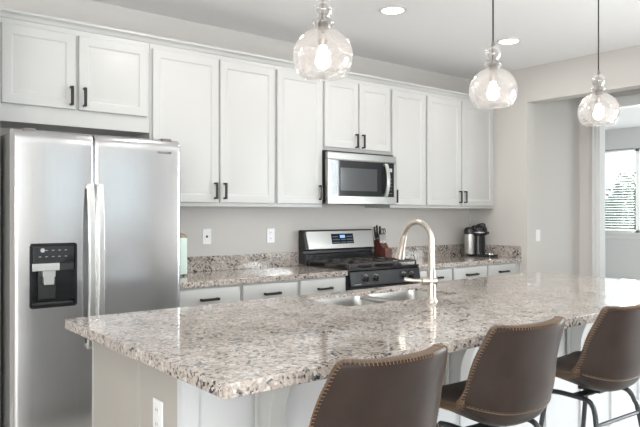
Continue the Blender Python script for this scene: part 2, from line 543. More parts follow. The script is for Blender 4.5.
# baseboards
struct('baseboard_back', MB().box(XL, 0.74, YB - 0.015, YB, 0, 0.1), M['trim'], bevel=0.003)
struct('baseboard_hall', MB().box(XR + 0.16, HX - 0.03, YO1 - 0.015, YO1, 0, 0.1), M['trim'], bevel=0.003)
struct('baseboard_right', MB().box(XR - 0.015, XR, YF, 1.85, 0, 0.1), M['trim'], bevel=0.003)
struct('baseboard_front', MB().box(XL, XR - 0.02, YF, YF + 0.015, 0, 0.1), M['trim'], bevel=0.003)

# outdoors beyond the dining window
struct('ground', MB().box(FX + 0.15, 40, -20, 30, -0.15, -0.05), M['ground'])
random.seed(4)
def shrub(label, x, y, h, r):
    root = thing('garden_shrub', label, 'shrub', (x, y, -0.05), group='shrubs outside the dining window')
    f = MB()
    for i in range(1500):
        u = random.uniform(-1, 1); a = random.uniform(0, 2 * PI); k = random.uniform(0.55, 1.0)
        rr = r * k * math.sqrt(1 - u * u * 0.8)
        p = Vector((rr * math.cos(a), rr * math.sin(a), h * 0.52 + h * 0.48 * u * k))
        n = Vector((random.gauss(0, 1), random.gauss(0, 1), random.gauss(0, 1))).normalized()
        t = n.orthogonal().normalized(); b = n.cross(t)
        s = random.uniform(0.06, 0.13)
        f.bm.faces.new([f.bm.verts.new(p + t * s), f.bm.verts.new(p + b * s * 0.45), f.bm.verts.new(p - t * s), f.bm.verts.new(p - b * s * 0.45)])
    f.build('foliage', M['leaf'], root)
    s = MB()
    for k in range(4):
        a = k * PI / 2 + 0.4
        s.tube([(0.05 * math.cos(a), 0.05 * math.sin(a), 0), (0.3 * r * math.cos(a), 0.3 * r * math.sin(a), h * 0.4), (0.5 * r * math.cos(a), 0.5 * r * math.sin(a), h * 0.7)], [0.035, 0.025, 0.012], 6)
    s.build('stem', M['bark'], root)
shrub('leafy green shrub seen left through the dining window blind', 15.0, 8.9, 2.5, 0.95)
shrub('leafy green shrub seen beside the mullion of the dining window', 15.3, 6.9, 2.45, 0.95)
shrub('leafy green shrub seen at the right edge of the dining window', 15.1, 4.9, 2.55, 0.95)
w = MB().box(17.0, 17.2, -2, 16, -0.05, 1.75)
struct('wall_garden', w, M['stucco'])

# ------------------------------------------------------------------ cabinet pieces
def door_front(mb, w, h, t=0.02, f=0.055):
    """raised panel door, x 0..w, z 0..h, back at y=0, face at y=-t"""
    R = lambda i, y: (i, w - i, i, h - i, y)
    mb.rects([R(0, 0), R(0, -t + 0.004), R(0.004, -t), R(f - 0.004, -t), R(f, -t + 0.002), R(f + 0.006, -t + 0.008), R(f + 0.016, -t + 0.008),
              R(f + 0.040, -t + 0.003)])
    return mb

def slab_front(mb, w, h, t=0.02):
    R = lambda i, y: (i, w - i, i, h - i, y)
    mb.rects([R(0, 0), R(0, -t + 0.006), R(0.005, -t + 0.002), R(0.014, -t)])
    return mb

def pull(parent, x, y, z, length, vertical, mat=None):
    """squared bar pull on two posts, standing off a face at y"""
    mb = MB()
    hl = length / 2; r = 0.0085
    if vertical:
        mb.box(x - r, x + r, y - 0.034, y - 0.024, z - hl, z + hl)
        for s in (-1, 1):
            zz = z + s * (hl - 0.006)
            mb.box(x - r, x + r, y - 0.026, y, zz - 0.006, zz + 0.006)
    else:
        mb.box(x - hl, x + hl, y - 0.034, y - 0.024, z - r, z + r)
        for s in (-1, 1):
            xx = x + s * (hl - 0.006)
            mb.box(xx - 0.006, xx + 0.006, y - 0.026, y, z - r, z + r)
    return mb.build('handle', mat or M['bronze'], parent, bevel=0.0018)

YU = 3.965      # upper cabinet face frames
def upper_cabinet(label, x0, x1, z0, z1, doors, hz, group='white upper cabinets'):
    """doors: list of (x0, x1, handle side -1 left / 1 right)"""
    root = thing('wall_cabinet', label, 'cabinet', (x0, YB - 0.001, z0), group=None)
    d = YB - YU - 0.001
    w = x1 - x0
    MB().box(0.0005, w - 0.0005, -d, 0, 0, z1 - z0).build('body', M['cab'], root, bevel=0.0015)
    for a, b, side in doors:
        dw = b - a; dh = 2.432 - hz[0]
        o = door_front(MB(), dw, dh).build('door', M['cab'], root, (a - x0, -d - 0.0005, hz[0] - z0), bevel=0.0012)
        hx = dw - 0.03 if side > 0 else 0.03
        pull(o, hx, -0.02, hz[1] - hz[0], 0.115, True)
    return root

ZU = 1.396
TOPU = 2.466
upper_cabinet('short white two-door cabinet above the refrigerator', 0.79, 1.752, 1.875, TOPU,
              [(0.858, 1.272, 1), (1.290, 1.733, -1)], (1.977, 2.056))
upper_cabinet('tall white two-door wall cabinet just right of the refrigerator', 1.752, 2.75, ZU, TOPU,
              [(1.767, 2.258, 1), (2.272, 2.738, -1)], (1.422, 1.506))
upper_cabinet('narrow white one-door wall cabinet left of the microwave', 2.75, 3.208, ZU, TOPU,
              [(2.762, 3.197, 1)], (1.422, 1.512))
upper_cabinet('short white two-door cabinet directly over the microwave', 3.208, 3.972, 1.858, TOPU,
              [(3.222, 3.585, 1), (3.598, 3.958, -1)], (1.880, 1.948))
upper_cabinet('narrow white one-door wall cabinet right of the microwave', 3.972, 4.425, ZU, TOPU,
              [(3.986, 4.412, -1)], (1.422, 1.498))
upper_cabinet('white two-door wall cabinet in the corner above the coffee machine', 4.425, 5.452, ZU, TOPU,
              [(4.440, 4.925, 1), (4.940, 5.432, -1)], (1.422, 1.506))
struct('trim_2', MB().box(5.4535, XR, YU + 0.002, YU + 0.02, ZU, TOPU), M['cab'])

# crown moulding
prof = [(YU + 0.02, TOPU), (YU + 0.0, TOPU), (YU - 0.006, TOPU + 0.001), (YU - 0.010, TOPU + 0.008), (YU - 0.018, TOPU + 0.020), (YU - 0.030, TOPU + 0.028),
        (YU - 0.036, TOPU + 0.032), (YU - 0.036, TOPU + 0.044), (YU + 0.02, TOPU + 0.044)]
struct('trim_3', MB().prism([(y, z) for y, z in prof], 'x', 0.74, XR - 0.001), M['cab'])

# tall end panel left of the refrigerator
o = MB().box(-0.01, 0.01, -0.32, 0.315, 0, 2.465).build('refrigerator_end_panel', M['cab'], None, (0.777, YB - 0.32, 0), bevel=0.0015)
tag(o, 'tall white end panel at the left side of the refrigerator', 'panel')

# base cabinets
YC = 3.665
def base_cabinet(label, x0, x1, doors=2, handle=0.13, fronts=None):
    root = thing('base_cabinet', label, 'cabinet', (x0, YB - 0.001, 0))
    w = x1 - x0; d = YB - 0.001 - YC
    MB().box(0.0005, w - 0.0005, -d, 0, 0.1, 0.874).box(0.0005, w - 0.0005, -d + 0.07, 0, 0, 0.1).build('body', M['cab'], root, bevel=0.0015)
    f0, f1 = fronts or (0.012, w - 0.012)
    o = slab_front(MB(), f1 - f0, 0.142).build('drawer', M['cab'], root, (f0, -d - 0.0005, 0.722), bevel=0.0012)
    pull(o, (f1 - f0) / 2, -0.02, 0.074, handle, False)
    n = doors
    dw = (f1 - f0) / n
    for k in range(n):
        dd = door_front(MB(), dw - 0.004, 0.59).build('door', M['cab'], root, (f0 + k * dw + 0.002, -d - 0.0005, 0.118), bevel=0.0012)
        side = 1 if (n == 1 or k == 0) else -1
        pull(dd, dw - 0.034 if side > 0 else 0.03, -0.02, 0.51, 0.115, True)
    return root
base_cabinet('white base cabinet beside the refrigerator', 1.765, 2.262, 1)
base_cabinet('white base cabinet midway between refrigerator and range', 2.262, 2.742, 1)
base_cabinet('white base cabinet touching the left side of the range', 2.742, 3.196, 1)
base_cabinet('white base cabinet touching the right side of the range', 3.988, 4.437, 1)
base_cabinet('white base cabinet with its drawer in the middle right of the range', 4.437, 4.937, 1, 0.155)
base_cabinet('white base cabinet in the corner below the coffee machine', 4.937, 5.452, 1, 0.14, (0.012, 0.448))
struct('trim_4', MB().box(5.4535, XR, YC + 0.002, YC + 0.02, 0.1, 0.874), M['cab'])

# perimeter countertops
ZT = 0.914
def counter(label, x0, x1, right_splash):
    root = thing('granite_countertop', label, 'countertop', (x0, YB - 0.001, 0.8745))
    w = x1 - x0
    MB().box(0, w, -(YB - 0.001 - 3.64), 0, 0, ZT - 0.8745).build('slab', M['granite'], root, bevel=0.004)
    b = MB().box(0, w, -0.022, 0, ZT - 0.8745, ZT - 0.8745 + 0.113)
    if right_splash:
        b.box(w - 0.022, w, -(YB - 0.001 - 3.645), -0.022, ZT - 0.8745, ZT - 0.8745 + 0.113)
    b.build('backsplash', M['granite'], root, bevel=0.002)
counter('speckled granite counter between refrigerator and range', 1.755, 3.2, False)
counter('speckled granite counter in the corner right of the range', 3.985, XR - 0.001, True)

# ------------------------------------------------------------------ refrigerator
FX0, FX1, FYF, FYB, FH = 0.806, 1.716, 3.445, 4.23, 1.775
fr = thing('refrigerator', 'stainless steel side by side refrigerator with black dispenser', 'refrigerator', (0, 0, 0))
fr.location = ((FX0 + FX1) / 2, (FYF + FYB) / 2, 0)
ox, oy = fr.location.x, fr.location.y
MB().box(FX0 - ox, FX1 - ox, 3.535 - oy, FYB - oy, 0.02, FH - 0.012).build('case', M['fridge_side'], fr, bevel=0.004)
MB().box(FX0 + 0.02 - ox, FX1 - 0.02 - ox, 3.50 - oy, 3.56 - oy, 0.0, 0.055).build('toe_grille', M['black_satin'], fr, bevel=0.003)
for xx in (FX0 + 0.05, FX1 - 0.11):
    MB().box(xx - ox, xx + 0.06 - ox, 3.46 - oy, 3.58 - oy, FH - 0.012, FH + 0.008).build('hinge_cover', M['fridge_side'], fr, bevel=0.004)

def fridge_door(x0, x1, z0, z1, hole=None):
    """convex contour door with soft top edge; hole = (x0,x1,z0,z1) left open"""
    bulge = 0.009
    xs = {x0, x1}
    n = 18
    for k in range(n + 1):
        xs.add(x0 + (x1 - x0) * k / n)
    for e in (0.006, 0.014):
        xs.add(x0 + e); xs.add(x1 - e)
    zs = {z0, z1}
    for k in range(25):
        zs.add(z0 + (z1 - z0) * k / 24)
    for e in (0.004, 0.010, 0.018, 0.03, 0.045):
        zs.add(z1 - e)
    if hole:
        xs |= {hole[0], hole[1]}; zs |= {hole[2], hole[3]}
    def clean(s):
        s = sorted(s); out = [s[0]]
        for v in s[1:]:
            if v - out[-1] > 0.0015:
                out.append(v)
            elif hole and v in hole:
                out[-1] = v
        return out
    xs, zs = clean(xs), clean(zs)
    def fy(x, z):
        u = (x - x0) / (x1 - x0) * 2 - 1
        y = FYF - bulge * (1 - u * u)
        ex = min(x - x0, x1 - x)
        y += 0.006 * max(0, 1 - ex / 0.010) ** 2
        ez = z1 - z
        y += 0.030 * max(0, 1 - ez / 0.045) ** 2.2
        return y
    mb = MB()
    bm = mb.bm
    V = {}
    for i, x in enumerate(xs):
        for j, z in enumerate(zs):
            V[i, j] = bm.verts.new((x - ox, fy(x, z) - oy, z))
    for i in range(len(xs) - 1):
        for j in range(len(zs) - 1):
            if hole and xs[i] >= hole[0] - 1e-6 and xs[i + 1] <= hole[1] + 1e-6 and zs[j] >= hole[2] - 1e-6 and zs[j + 1] <= hole[3] + 1e-6:
                continue
            bm.faces.new((V[i, j], V[i + 1, j], V[i + 1, j + 1], V[i, j + 1]))
    yb = 3.53 - oy
    A, B = len(xs) - 1, len(zs) - 1
    border = [V[i, 0] for i in range(A + 1)] + [V[A, j] for j in range(1, B + 1)] + [V[i, B] for i in range(A - 1, -1, -1)] + [V[0, j] for j in range(B - 1, 0, -1)]
    back = [bm.verts.new((v.co.x, yb, v.co.z)) for v in border]
    n = len(border)
    for k in range(n):
        bm.faces.new((border[k], back[k], back[(k + 1) % n], border[(k + 1) % n]))
    bm.faces.new(back)
    return mb.build('door', M['steel'], fr, smooth=True, angle=50)

HOLE = (0.882, 1.107, 0.868, 1.188)
ld = fridge_door(FX0, 1.206, 0.06, FH, HOLE)
rd = fridge_door(1.213, FX1, 0.06, FH)
# dispenser set in the left door
yf = FYF - 0.0085
a0, a1, b0, b1 = HOLE
disp = MB()
disp.bm.free(); disp.bm = bmesh.new()
r = 0.016
out = rrect(a0 - 0.006, a1 + 0.006, b0 - 0.006, b1 + 0.006, r)
inn = rrect(a0 + 0.006, a1 - 0.006, b0 + 0.006, b1 - 0.006, r * 0.6)
disp.loops([[(x - ox, yf + 0.012 - oy, z) for x, z in out], [(x - ox, yf - 0.004 - oy, z) for x, z in out], [(x - ox, yf - 0.004 - oy, z) for x, z in inn],
            [(x - ox, yf + 0.075 - oy, z) for x, z in inn]], cap0=False, cap1=True)
dp = disp.build('dispenser', M['black_gloss'], ld, smooth=True)
MB().box(a0 + 0.008 - ox, a1 - 0.008 - ox, yf - 0.003 - oy, yf + 0.07 - oy, 1.092, b1 - 0.007).build('control_panel', M['black_glass'], dp, bevel=0.002)
MB().box(a0 + 0.008 - ox, a0 + 0.142 - ox, yf - 0.002 - oy, yf + 0.06 - oy, 1.052, 1.091).build('trim_strip', M['handle_steel'], dp, bevel=0.002)
MB().box(a0 + 0.143 - ox, a1 - 0.008 - ox, yf - 0.001 - oy, yf + 0.06 - oy, 1.052, 1.091).build('trim_strip', M['black_satin'], dp, bevel=0.002)
cx = a0 + 0.094
MB().loops([[(cx - s1 - ox, yf + 0.012 - oy, z), (cx + s1 - ox, yf + 0.012 - oy, z), (cx + s1 - ox, yf + 0.05 - oy, z), (cx - s1 - ox, yf + 0.05 - oy, z)] for s1, z in ((0.032, 1.052), (0.032, 1.020), (0.027, 1.018), (0.026, 0.985), (0.024, 0.978))]).build('spout', M['silver_plastic'], dp, bevel=0.002)
MB().box(cx - 0.045 - ox, cx + 0.045 - ox, yf + 0.055 - oy, yf + 0.072 - oy, 0.90, 1.052).build('paddle', M['black_satin'], dp, bevel=0.003)
MB().box(a0 + 0.012 - ox, a1 - 0.012 - ox, yf + 0.001 - oy, yf + 0.072 - oy, b0 + 0.007, b0 + 0.022).build('drip_tray', M['black_satin'], dp, bevel=0.003)
MB().lathe([(0.0001, 0), (0.011, 0), (0.011, 0.0006), (0.0001, 0.0006)], (0, 0, 0), 16).build('light_button', M['legend'], dp, (a0 + 0.058 - ox, yf - 0.0028 - oy, 1.158)).rotation_euler = (PI / 2, 0, 0)
for row in (0, 1):
    for k in range(4 if row else 5):
        xx = a0 + 0.045 + (k + row) * 0.032 - ox; zz = 1.125 + row * 0.032
        MB().box(xx - 0.006, xx + 0.006, yf - 0.0036 - oy, yf - 0.0030 - oy, zz - 0.0014, zz + 0.0014).build('button_legend', M['legend'], dp)

# long curved handles
def fridge_handle(door, x0, x1):
    mb = MB()
    zs = [0.625 + (1.507 - 0.625) * k / 20 for k in range(21)]
    rows = []
    for z in zs:
        u = (z - 0.625) / 0.882 * 2 - 1
        y = FYF - 0.026 - 0.022 * (1 - u ** 4) - 0.008 * (1 - u * u)
        rows.append([(x0 - ox, y + 0.014 - oy, z), (x0 + 0.004 - ox, y - oy, z), (x1 - 0.004 - ox, y - oy, z), (x1 - ox, y + 0.014 - oy, z)])
    mb.loops(rows)
    for z in (0.632, 1.480):
        mb.box(x0 + 0.004 - ox, x1 - 0.004 - ox, FYF - 0.03 - oy, FYF - 0.001 - oy, z, z + 0.02)
    return mb.build('handle', M['handle_steel'], door, bevel=0.003, angle=60)
fridge_handle(ld, 1.160, 1.201)
fridge_handle(rd, 1.208, 1.250)
text_mesh('badge', 'FRIGIDAIRE', 0.0175, M['badge'], rd, (1.612 - ox, FYF - 0.0068 - oy, 1.697), rot=(PI / 2, 0, math.radians(1.8)))

# ------------------------------------------------------------------ microwave
mw = thing('microwave_oven', 'stainless over-the-range microwave hung under the short cabinet', 'microwave', (3.588, 4.08, 1.425))
X0, X1, Z0, Z1, Y0 = 3.2035 - 3.588, 3.9725 - 3.588, 0.0, 0.412, 3.883 - 4.08
mx0, mx1 = 3.2105 - 3.588, 3.9695 - 3.588
MB().box(mx0, mx1, Y0 + 0.035, 4.28 - 4.08, 0.012, Z1 + 0.015).build('case', M['black_satin'], mw, bevel=0.003)
MB().box(mx0 + 0.02, mx1 - 0.02, Y0 + 0.05, 4.27 - 4.08, 0.0, 0.012).build('underside_plate', M['fridge_side'], mw, bevel=0.002)
MB().box(X0, X1, Y0 + 0.003, Y0 + 0.035, Z1 - 0.055, Z1).build('vent_trim', M['steel_dark'], mw, bevel=0.004)
gx0, gx1, gz0, gz1 = 3.236 - 3.588, 3.942 - 3.588, 0.062, 0.352
dmb = MB()
dmb.box(X0, X1, Y0, Y0 + 0.033, 0.0, gz0).box(X0, X1, Y0, Y0 + 0.033, gz1, Z1 - 0.056)
dmb.box(X0, gx0, Y0, Y0 + 0.033, gz0, gz1).box(gx1, X1, Y0, Y0 + 0.033, gz0, gz1)
md = dmb.build('door', M['steel_dark'], mw, bevel=0.002)
MB().box(gx0, gx1 - 0.13, Y0 + 0.004, Y0 + 0.03, gz0, gz1).build('window_glass', M['black_glass'], md, bevel=0.001)
MB().box(gx0 + 0.10, gx1 - 0.20, Y0 + 0.0028, Y0 + 0.0045, gz0 + 0.045, gz1 - 0.06).build('viewing_mesh', pmat('grey_mesh', (0.07, 0.075, 0.08), 0.12), md)
cp = MB().box(gx1 - 0.129, gx1, Y0 + 0.004, Y0 + 0.03, gz0, gz1).build('control_panel', M['black_glass'], mw, bevel=0.001)
MB().box(gx1 - 0.075, gx1 - 0.022, Y0 + 0.003, Y0 + 0.0042, gz1 - 0.075, gz1 - 0.045).build('display', M['legend'], cp)
dim = pmat('dim_print', (0.16, 0.17, 0.18), 0.4)
for r_ in range(5):
    zz = gz0 + 0.03 + r_ * 0.03
    MB().box(gx1 - 0.078, gx1 - 0.022, Y0 + 0.0033, Y0 + 0.0042, zz, zz + 0.004).build('keypad_row', dim, cp)
hm = MB()
rows = []
hx = 3.835 - 3.588
for k in range(17):
    u = k / 16 * 2 - 1
    z = 0.205 + u * 0.140
    y = Y0 - 0.016 - 0.030 * (1 - u * u)
    rows.append([(hx - 0.020, y + 0.012, z), (hx - 0.016, y, z), (hx + 0.016, y, z), (hx + 0.020, y + 0.012, z)])
hm.loops(rows)
for s in (-1, 1):
    hm.box(hx - 0.013, hx + 0.013, Y0 - 0.014, Y0 + 0.005, 0.205 + s * 0.130 - 0.010, 0.205 + s * 0.130 + 0.010)
hm.build('handle', M['handle_steel'], md, bevel=0.002, angle=60)

# ------------------------------------------------------------------ gas range
rg = thing('gas_range', 'black and stainless gas range between the granite counters', 'range', (3.5925, 3.96, 0))
rx, ry = 3.5925, 3.96
gx = 0.3875
MB().box(-gx, gx, 3.66 - ry, 4.265 - ry, 0.04, 0.905).build('body', M['black_satin'], rg, bevel=0.003)
for sx in (-1, 1):
    for yy in (3.72, 4.2):
        MB().lathe([(0.018, 0), (0.018, 0.04)], (sx * 0.33, yy - ry, 0), 12, True, True).build('levelling_foot', M['black_satin'], rg)
MB().box(-gx - 0.003, gx + 0.003, 3.632 - ry, 4.165 - ry, 0.905, 0.925).build('cooktop', M['black_gloss'], rg, bevel=0.005)
# slanted control panel with knobs
cpn = MB().prism([(3.655 - ry, 0.905), (3.628 - ry, 0.90), (3.612 - ry, 0.79), (3.655 - ry, 0.785)], 'x', -gx, gx).build('control_panel', M['range_black'], rg, bevel=0.003)
for kx in (-0.235, -0.130, 0.185, 0.280):
    kb = MB()
    prof_k = [(0.0001, 0.0), (0.026, 0.0), (0.026, 0.006), (0.021, 0.010), (0.019, 0.028), (0.016, 0.032), (0.0001, 0.032)]
    kb.lathe(prof_k, (0, 0, 0), 20)
    kb.box(-0.004, 0.004, -0.020, 0.020, 0.012, 0.042)
    ko = kb.build('knob', M['black_satin'], cpn, (kx, 3.6205 - ry, 0.846), bevel=0.0015)
    ko.rotation_euler = (PI / 2 + math.radians(8), 0, 0)
    rr = MB().lathe([(0.0262, 0.0), (0.030, 0.0), (0.030, 0.003), (0.0262, 0.003)], (0, 0, 0), 24).build('knob_ring', M['handle_steel'], ko)
text_mesh('brand_lettering', 'FRIGIDAIRE', 0.014, M['legend'], cpn, (-0.315, 3.6125 - ry, 0.803), rot=(PI / 2 - math.radians(8), 0, 0))
# oven door, handle, drawer
od = MB().box(-gx, gx, 3.622 - ry, 3.659 - ry, 0.235, 0.78).build('oven_door', M['black_gloss'], rg, bevel=0.005)
MB().box(-0.25, 0.25, 3.619 - ry, 3.6225 - ry, 0.36, 0.62).build('oven_window', M['black_glass'], od, bevel=0.001)
ohh = MB().tube([(-0.34, 3.585 - ry, 0.728), (-0.2, 3.578 - ry, 0.728), (0.2, 3.578 - ry, 0.728), (0.34, 3.585 - ry, 0.728)], 0.011, 12)
for s in (-1, 1):
    ohh.box(s * 0.325 - 0.012, s * 0.325 + 0.012, 3.585 - ry, 3.625 - ry, 0.717, 0.739)
ohh.build('handle', M['black_satin'], od, bevel=0.001)
MB().box(-gx, gx, 3.626 - ry, 3.659 - ry, 0.06, 0.228).build('storage_drawer', M['black_gloss'], rg, bevel=0.005)
# backguard
bgp = [(4.165, 0.925), (4.265, 0.925), (4.265, 1.207), (4.215, 1.207), (4.198, 1.196), (4.165, 1.045), (4.205, 1.035), (4.205, 1.012), (4.165, 1.005)]
bg = MB().prism([(y - ry, z) for y, z in bgp], 'x', -gx - 0.006, gx + 0.006).build('backguard', M['black_satin'], rg, bevel=0.003)
# stainless face lies on the slanted front of the backguard
d_ = Vector((0, 4.198 - 4.165, 1.196 - 1.045)); nrm = Vector((0, -d_.z, d_.y)).normalized()
def on_face(u, t, off):
    p = Vector((u, 4.165 - ry, 1.045)) + d_ * t + nrm * off
    return p
def face_plate(x0, x1, t0, t1, o0, o1, flare=0.0):
    m_ = MB()
    m_.loops([[on_face(x0 + flare, t0, o), on_face(x1 - flare, t0, o), on_face(x1, t1, o), on_face(x0, t1, o)] for o in (o0, o1)])
    return m_
face_plate(-0.375, 0.386, 0.02, 1.0, 0.0, 0.006, 0.012).build('steel_face', M['steelh'], bg, bevel=0.002)
dsp = face_plate(-0.108, 0.142, 0.27, 0.84, 0.006, 0.008).build('display_panel', M['panel_navy'], bg, bevel=0.001)
face_plate(-0.012, 0.045, 0.60, 0.76, 0.008, 0.0086).build('clock_digits', M['display'], dsp)
blue_print = pmat('blue_print', (0.12, 0.15, 0.20), 0.4)
for r_ in range(3):
    for u0, u1 in (((-0.096, -0.035), (0.06, 0.13)) if r_ == 2 else ((-0.096, -0.02), (-0.005, 0.05), (0.06, 0.13))):
        face_plate(u0, u1, 0.33 + r_ * 0.16, 0.37 + r_ * 0.16, 0.008, 0.0085).build('button_row', blue_print, dsp)
MB().box(-0.37, 0.36, 4.157 - ry, 4.1645 - ry, 0.945, 1.0).build('vent_panel', M['black_gloss'], bg, bevel=0.002)
# burners and grates
for sx in (-0.24, 0.24):
    for yy in (3.77, 4.03):
        br = MB().lathe([(0.055, 0), (0.050, 0.010), (0.036, 0.010), (0.034, 0.020), (0.0001, 0.022)], (0, 0, 0), 24).build('burner', M['iron'], rg, (sx, yy - ry, 0.9252), smooth=True)
MB().lathe([(0.045, 0), (0.040, 0.010), (0.030, 0.010), (0.028, 0.018), (0.0001, 0.020)], (0, 0, 0), 24).build('burner', M['iron'], rg, (0, 3.90 - ry, 0.9252), smooth=True)
for g0, g1 in ((-0.375, -0.128), (-0.124, 0.124), (0.128, 0.375)):
    g = MB()
    yA, yB_ = 3.648 - ry, 4.150 - ry
    za, zb = 0.948, 0.962
    t = 0.006
    for yy in (yA, (yA + yB_) / 2, yB_ - 2 * t):
        g.box(g0, g1, yy, yy + 2 * t, za, zb)
    for xx in (g0, g1 - 2 * t):
        g.box(xx, xx + 2 * t, yA, yB_, za, zb)
    xm = (g0 + g1) / 2
    for q in (0.25, 0.75):
        yq = yA + (yB_ - yA) * q
        g.box(g0, xm - 0.03, yq - t * 0.8, yq + t * 0.8, za, zb + 0.003)
        g.box(xm + 0.03, g1, yq - t * 0.8, yq + t * 0.8, za, zb + 0.003)
        g.box(xm - t * 0.8, xm + t * 0.8, yq - 0.12, yq - 0.03, za, zb + 0.003)
        g.box(xm - t * 0.8, xm + t * 0.8, yq + 0.03, yq + 0.12, za, zb + 0.003)
    for xx in (g0 + t, g1 - t):
        for yy in (yA + t, yB_ - t):
            g.box(xx - t, xx + t, yy - t, yy + t, 0.9252, za)
    g.build('grate', M['iron'], rg, bevel=0.0015)

# ------------------------------------------------------------------ island
IX0, IX1, IY0, IY1 = 0.822, 4.20, 1.406, 2.70
BX0, BX1, BY0, BY1 = 0.927, 4.10, 1.865, 2.66
isl = thing('kitchen_island', 'white kitchen island base under the long granite top', 'island', ((IX0 + IX1) / 2, (BY0 + BY1) / 2, 0))
ix, iy = isl.location.x, isl.location.y
# hollow carcass: knee wall, end panels and cabinet side
ZS = 0.8745
kw = MB()
kw.box(BX0 - ix, BX1 - ix, BY0 - iy, BY0 + 0.02 - iy, 0, ZS)
n = 9
for k in range(n + 1):
    xx = BX0 + (BX1 - BX0 - 0.06) * k / n - ix
    kw.box(xx, xx + 0.06, BY0 - 0.012 - iy, BY0 - iy, 0.10, ZS - 0.07)
kw.box(BX0 - ix, BX1 - ix, BY0 - 0.012 - iy, BY0 - iy, ZS - 0.07, ZS)
kw.box(BX0 - ix, BX1 - ix, BY0 - 0.014 - iy, BY0 - iy, 0, 0.10)
kw.build('knee_wall', pmat('panel_paint', (0.60, 0.605, 0.62), 0.45), isl)
island_shaded_paint = pmat('island_beige_shaded', (0.42, 0.395, 0.365), 0.6, bump=0.06, bump_scale=120)  # beige wall tone, darkened: the end's shade is put into the colour
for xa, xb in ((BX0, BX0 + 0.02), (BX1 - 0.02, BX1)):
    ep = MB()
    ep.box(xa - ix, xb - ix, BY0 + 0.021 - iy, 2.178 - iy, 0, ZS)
    ep.build('knee_wall_end', island_shaded_paint, isl, bevel=0.001)
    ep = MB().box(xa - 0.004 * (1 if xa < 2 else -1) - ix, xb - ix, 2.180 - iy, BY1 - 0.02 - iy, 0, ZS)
    ep.build('end_panel', island_shaded_paint, isl, bevel=0.001)
cf = MB()
cf.box(BX0 - 0.004 - ix, BX1 + 0.004 - ix, BY1 - 0.0195 - iy, BY1 - iy, 0.1, ZS)
cf.box(BX0 + 0.03 - ix, BX1 - 0.03 - ix, BY1 - 0.09 - iy, BY1 - 0.07 - iy, 0, 0.1)
cf.build('cabinet_front', M['cab'], isl, bevel=0.001)
nd = 6
dw = (BX1 - BX0) / nd
for k in range(nd):
    m_ = door_front(MB(), dw - 0.02, 0.72)
    o = m_.build('door', M['cab'], isl, (BX0 + (k + 1) * dw - 0.01 - ix, BY1 + 0.0005 - iy, 0.125), bevel=0.001)
    o.rotation_euler = (0, 0, PI)
    pull(o, 0.03 if k % 2 else dw - 0.05, -0.02, 0.62, 0.115, True)
# corbels under the overhang
for cx_ in (1.2, 2.2, 3.2):
    pl = [(0.0, 0.0), (0.0, -0.30), (-0.035, -0.30), (-0.048, -0.285)]
    pl += [(-0.215 + 0.155 * math.cos(a), -0.235 + 0.195 * math.sin(a)) for a in [math.radians(q) for q in range(-5, 91, 8)]]
    pl += [(-0.225, -0.035), (-0.225, 0.0)]
    cb = MB().prism([(BY0 - 0.0275 + y - iy, 0.8745 + z) for y, z in pl], 'x', cx_ + 0.012 - ix, cx_ + 0.078 - ix)
    cb.box(cx_ - ix, cx_ + 0.09 - ix, BY0 - 0.0275 - iy, BY0 - 0.0125 - iy, 0.8745 - 0.345, 0.8745)
    cb.build('corbel', M['cab'], isl, bevel=0.002)

# granite top with sink cut-out
top = MB()
bm = top.bm
SX0, SX1, SY0, SY1 = 1.965, 2.77, 2.22, 2.59
def ring(pts, z):
    vs_ = [bm.verts.new((x - ix, y - iy, z)) for x, y in pts]
    return vs_, [bm.edges.new((vs_[i], vs_[(i + 1) % len(vs_)])) for i in range(len(vs_))]
ov, oe = ring(rrect(IX0, IX1, IY0, IY1, 0.012, 3), 0.038)
iv, ie = ring(rrect(SX0, SX1, SY0, SY1, 0.06, 6), 0.038)
bmesh.ops.triangle_fill(bm, use_beauty=True, edges=oe + ie)
ret = bmesh.ops.extrude_face_region(bm, geom=list(bm.faces))
for v in [g for g in ret['geom'] if isinstance(g, bmesh.types.BMVert)]:
    v.co.z -= 0.038
it = top.build('island_countertop', M['granite'], None, (ix, iy, 0.876), bevel=0.005)
tag(it, 'long polished granite countertop of the island with a sink cut into it', 'countertop')

# sink
sk = thing('double_bowl_sink', 'stainless double bowl sink under the island countertop', 'sink', ((SX0 + SX1) / 2, (SY0 + SY1) / 2, 0.655))
sx_, sy_ = sk.location.x, sk.location.y
def bowl(x0, x1, y0, y1):
    b = MB()
    b.loops([[(x - sx_, y - sy_, z) for x, y in rrect(x0 + i, x1 - i, y0 + i, y1 - i, r_)] for i, r_, z in
             ((-0.002, 0.06, 0.243), (0.0, 0.06, 0.243), (0.003, 0.06, 0.20), (0.008, 0.06, 0.06), (0.020, 0.055, 0.02), (0.045, 0.04, 0.004), (0.12, 0.02, 0.0))], cap0=False, cap1=True)
    o = b.build('bowl', M['sinksteel'], sk, smooth=True, angle=60)
    MB().lathe([(0.045, 0.0012), (0.040, 0.004), (0.030, 0.002), (0.0001, 0.002)], ((x0 + x1) / 2 - sx_, (y0 + y1) / 2 - sy_, 0.0), 20).build('drain', M['chrome'], o, smooth=True)
bowl(SX0 + 0.004, 2.350, SY0 + 0.004, SY1 - 0.004)
bowl(2.380, SX1 - 0.004, SY0 + 0.004, SY1 - 0.004)
MB().box(2.335 - sx_, 2.395 - sx_, SY0 + 0.03 - sy_, SY1 - 0.03 - sy_, 0.225, 0.239).build('divider', M['sinksteel'], sk, bevel=0.004)

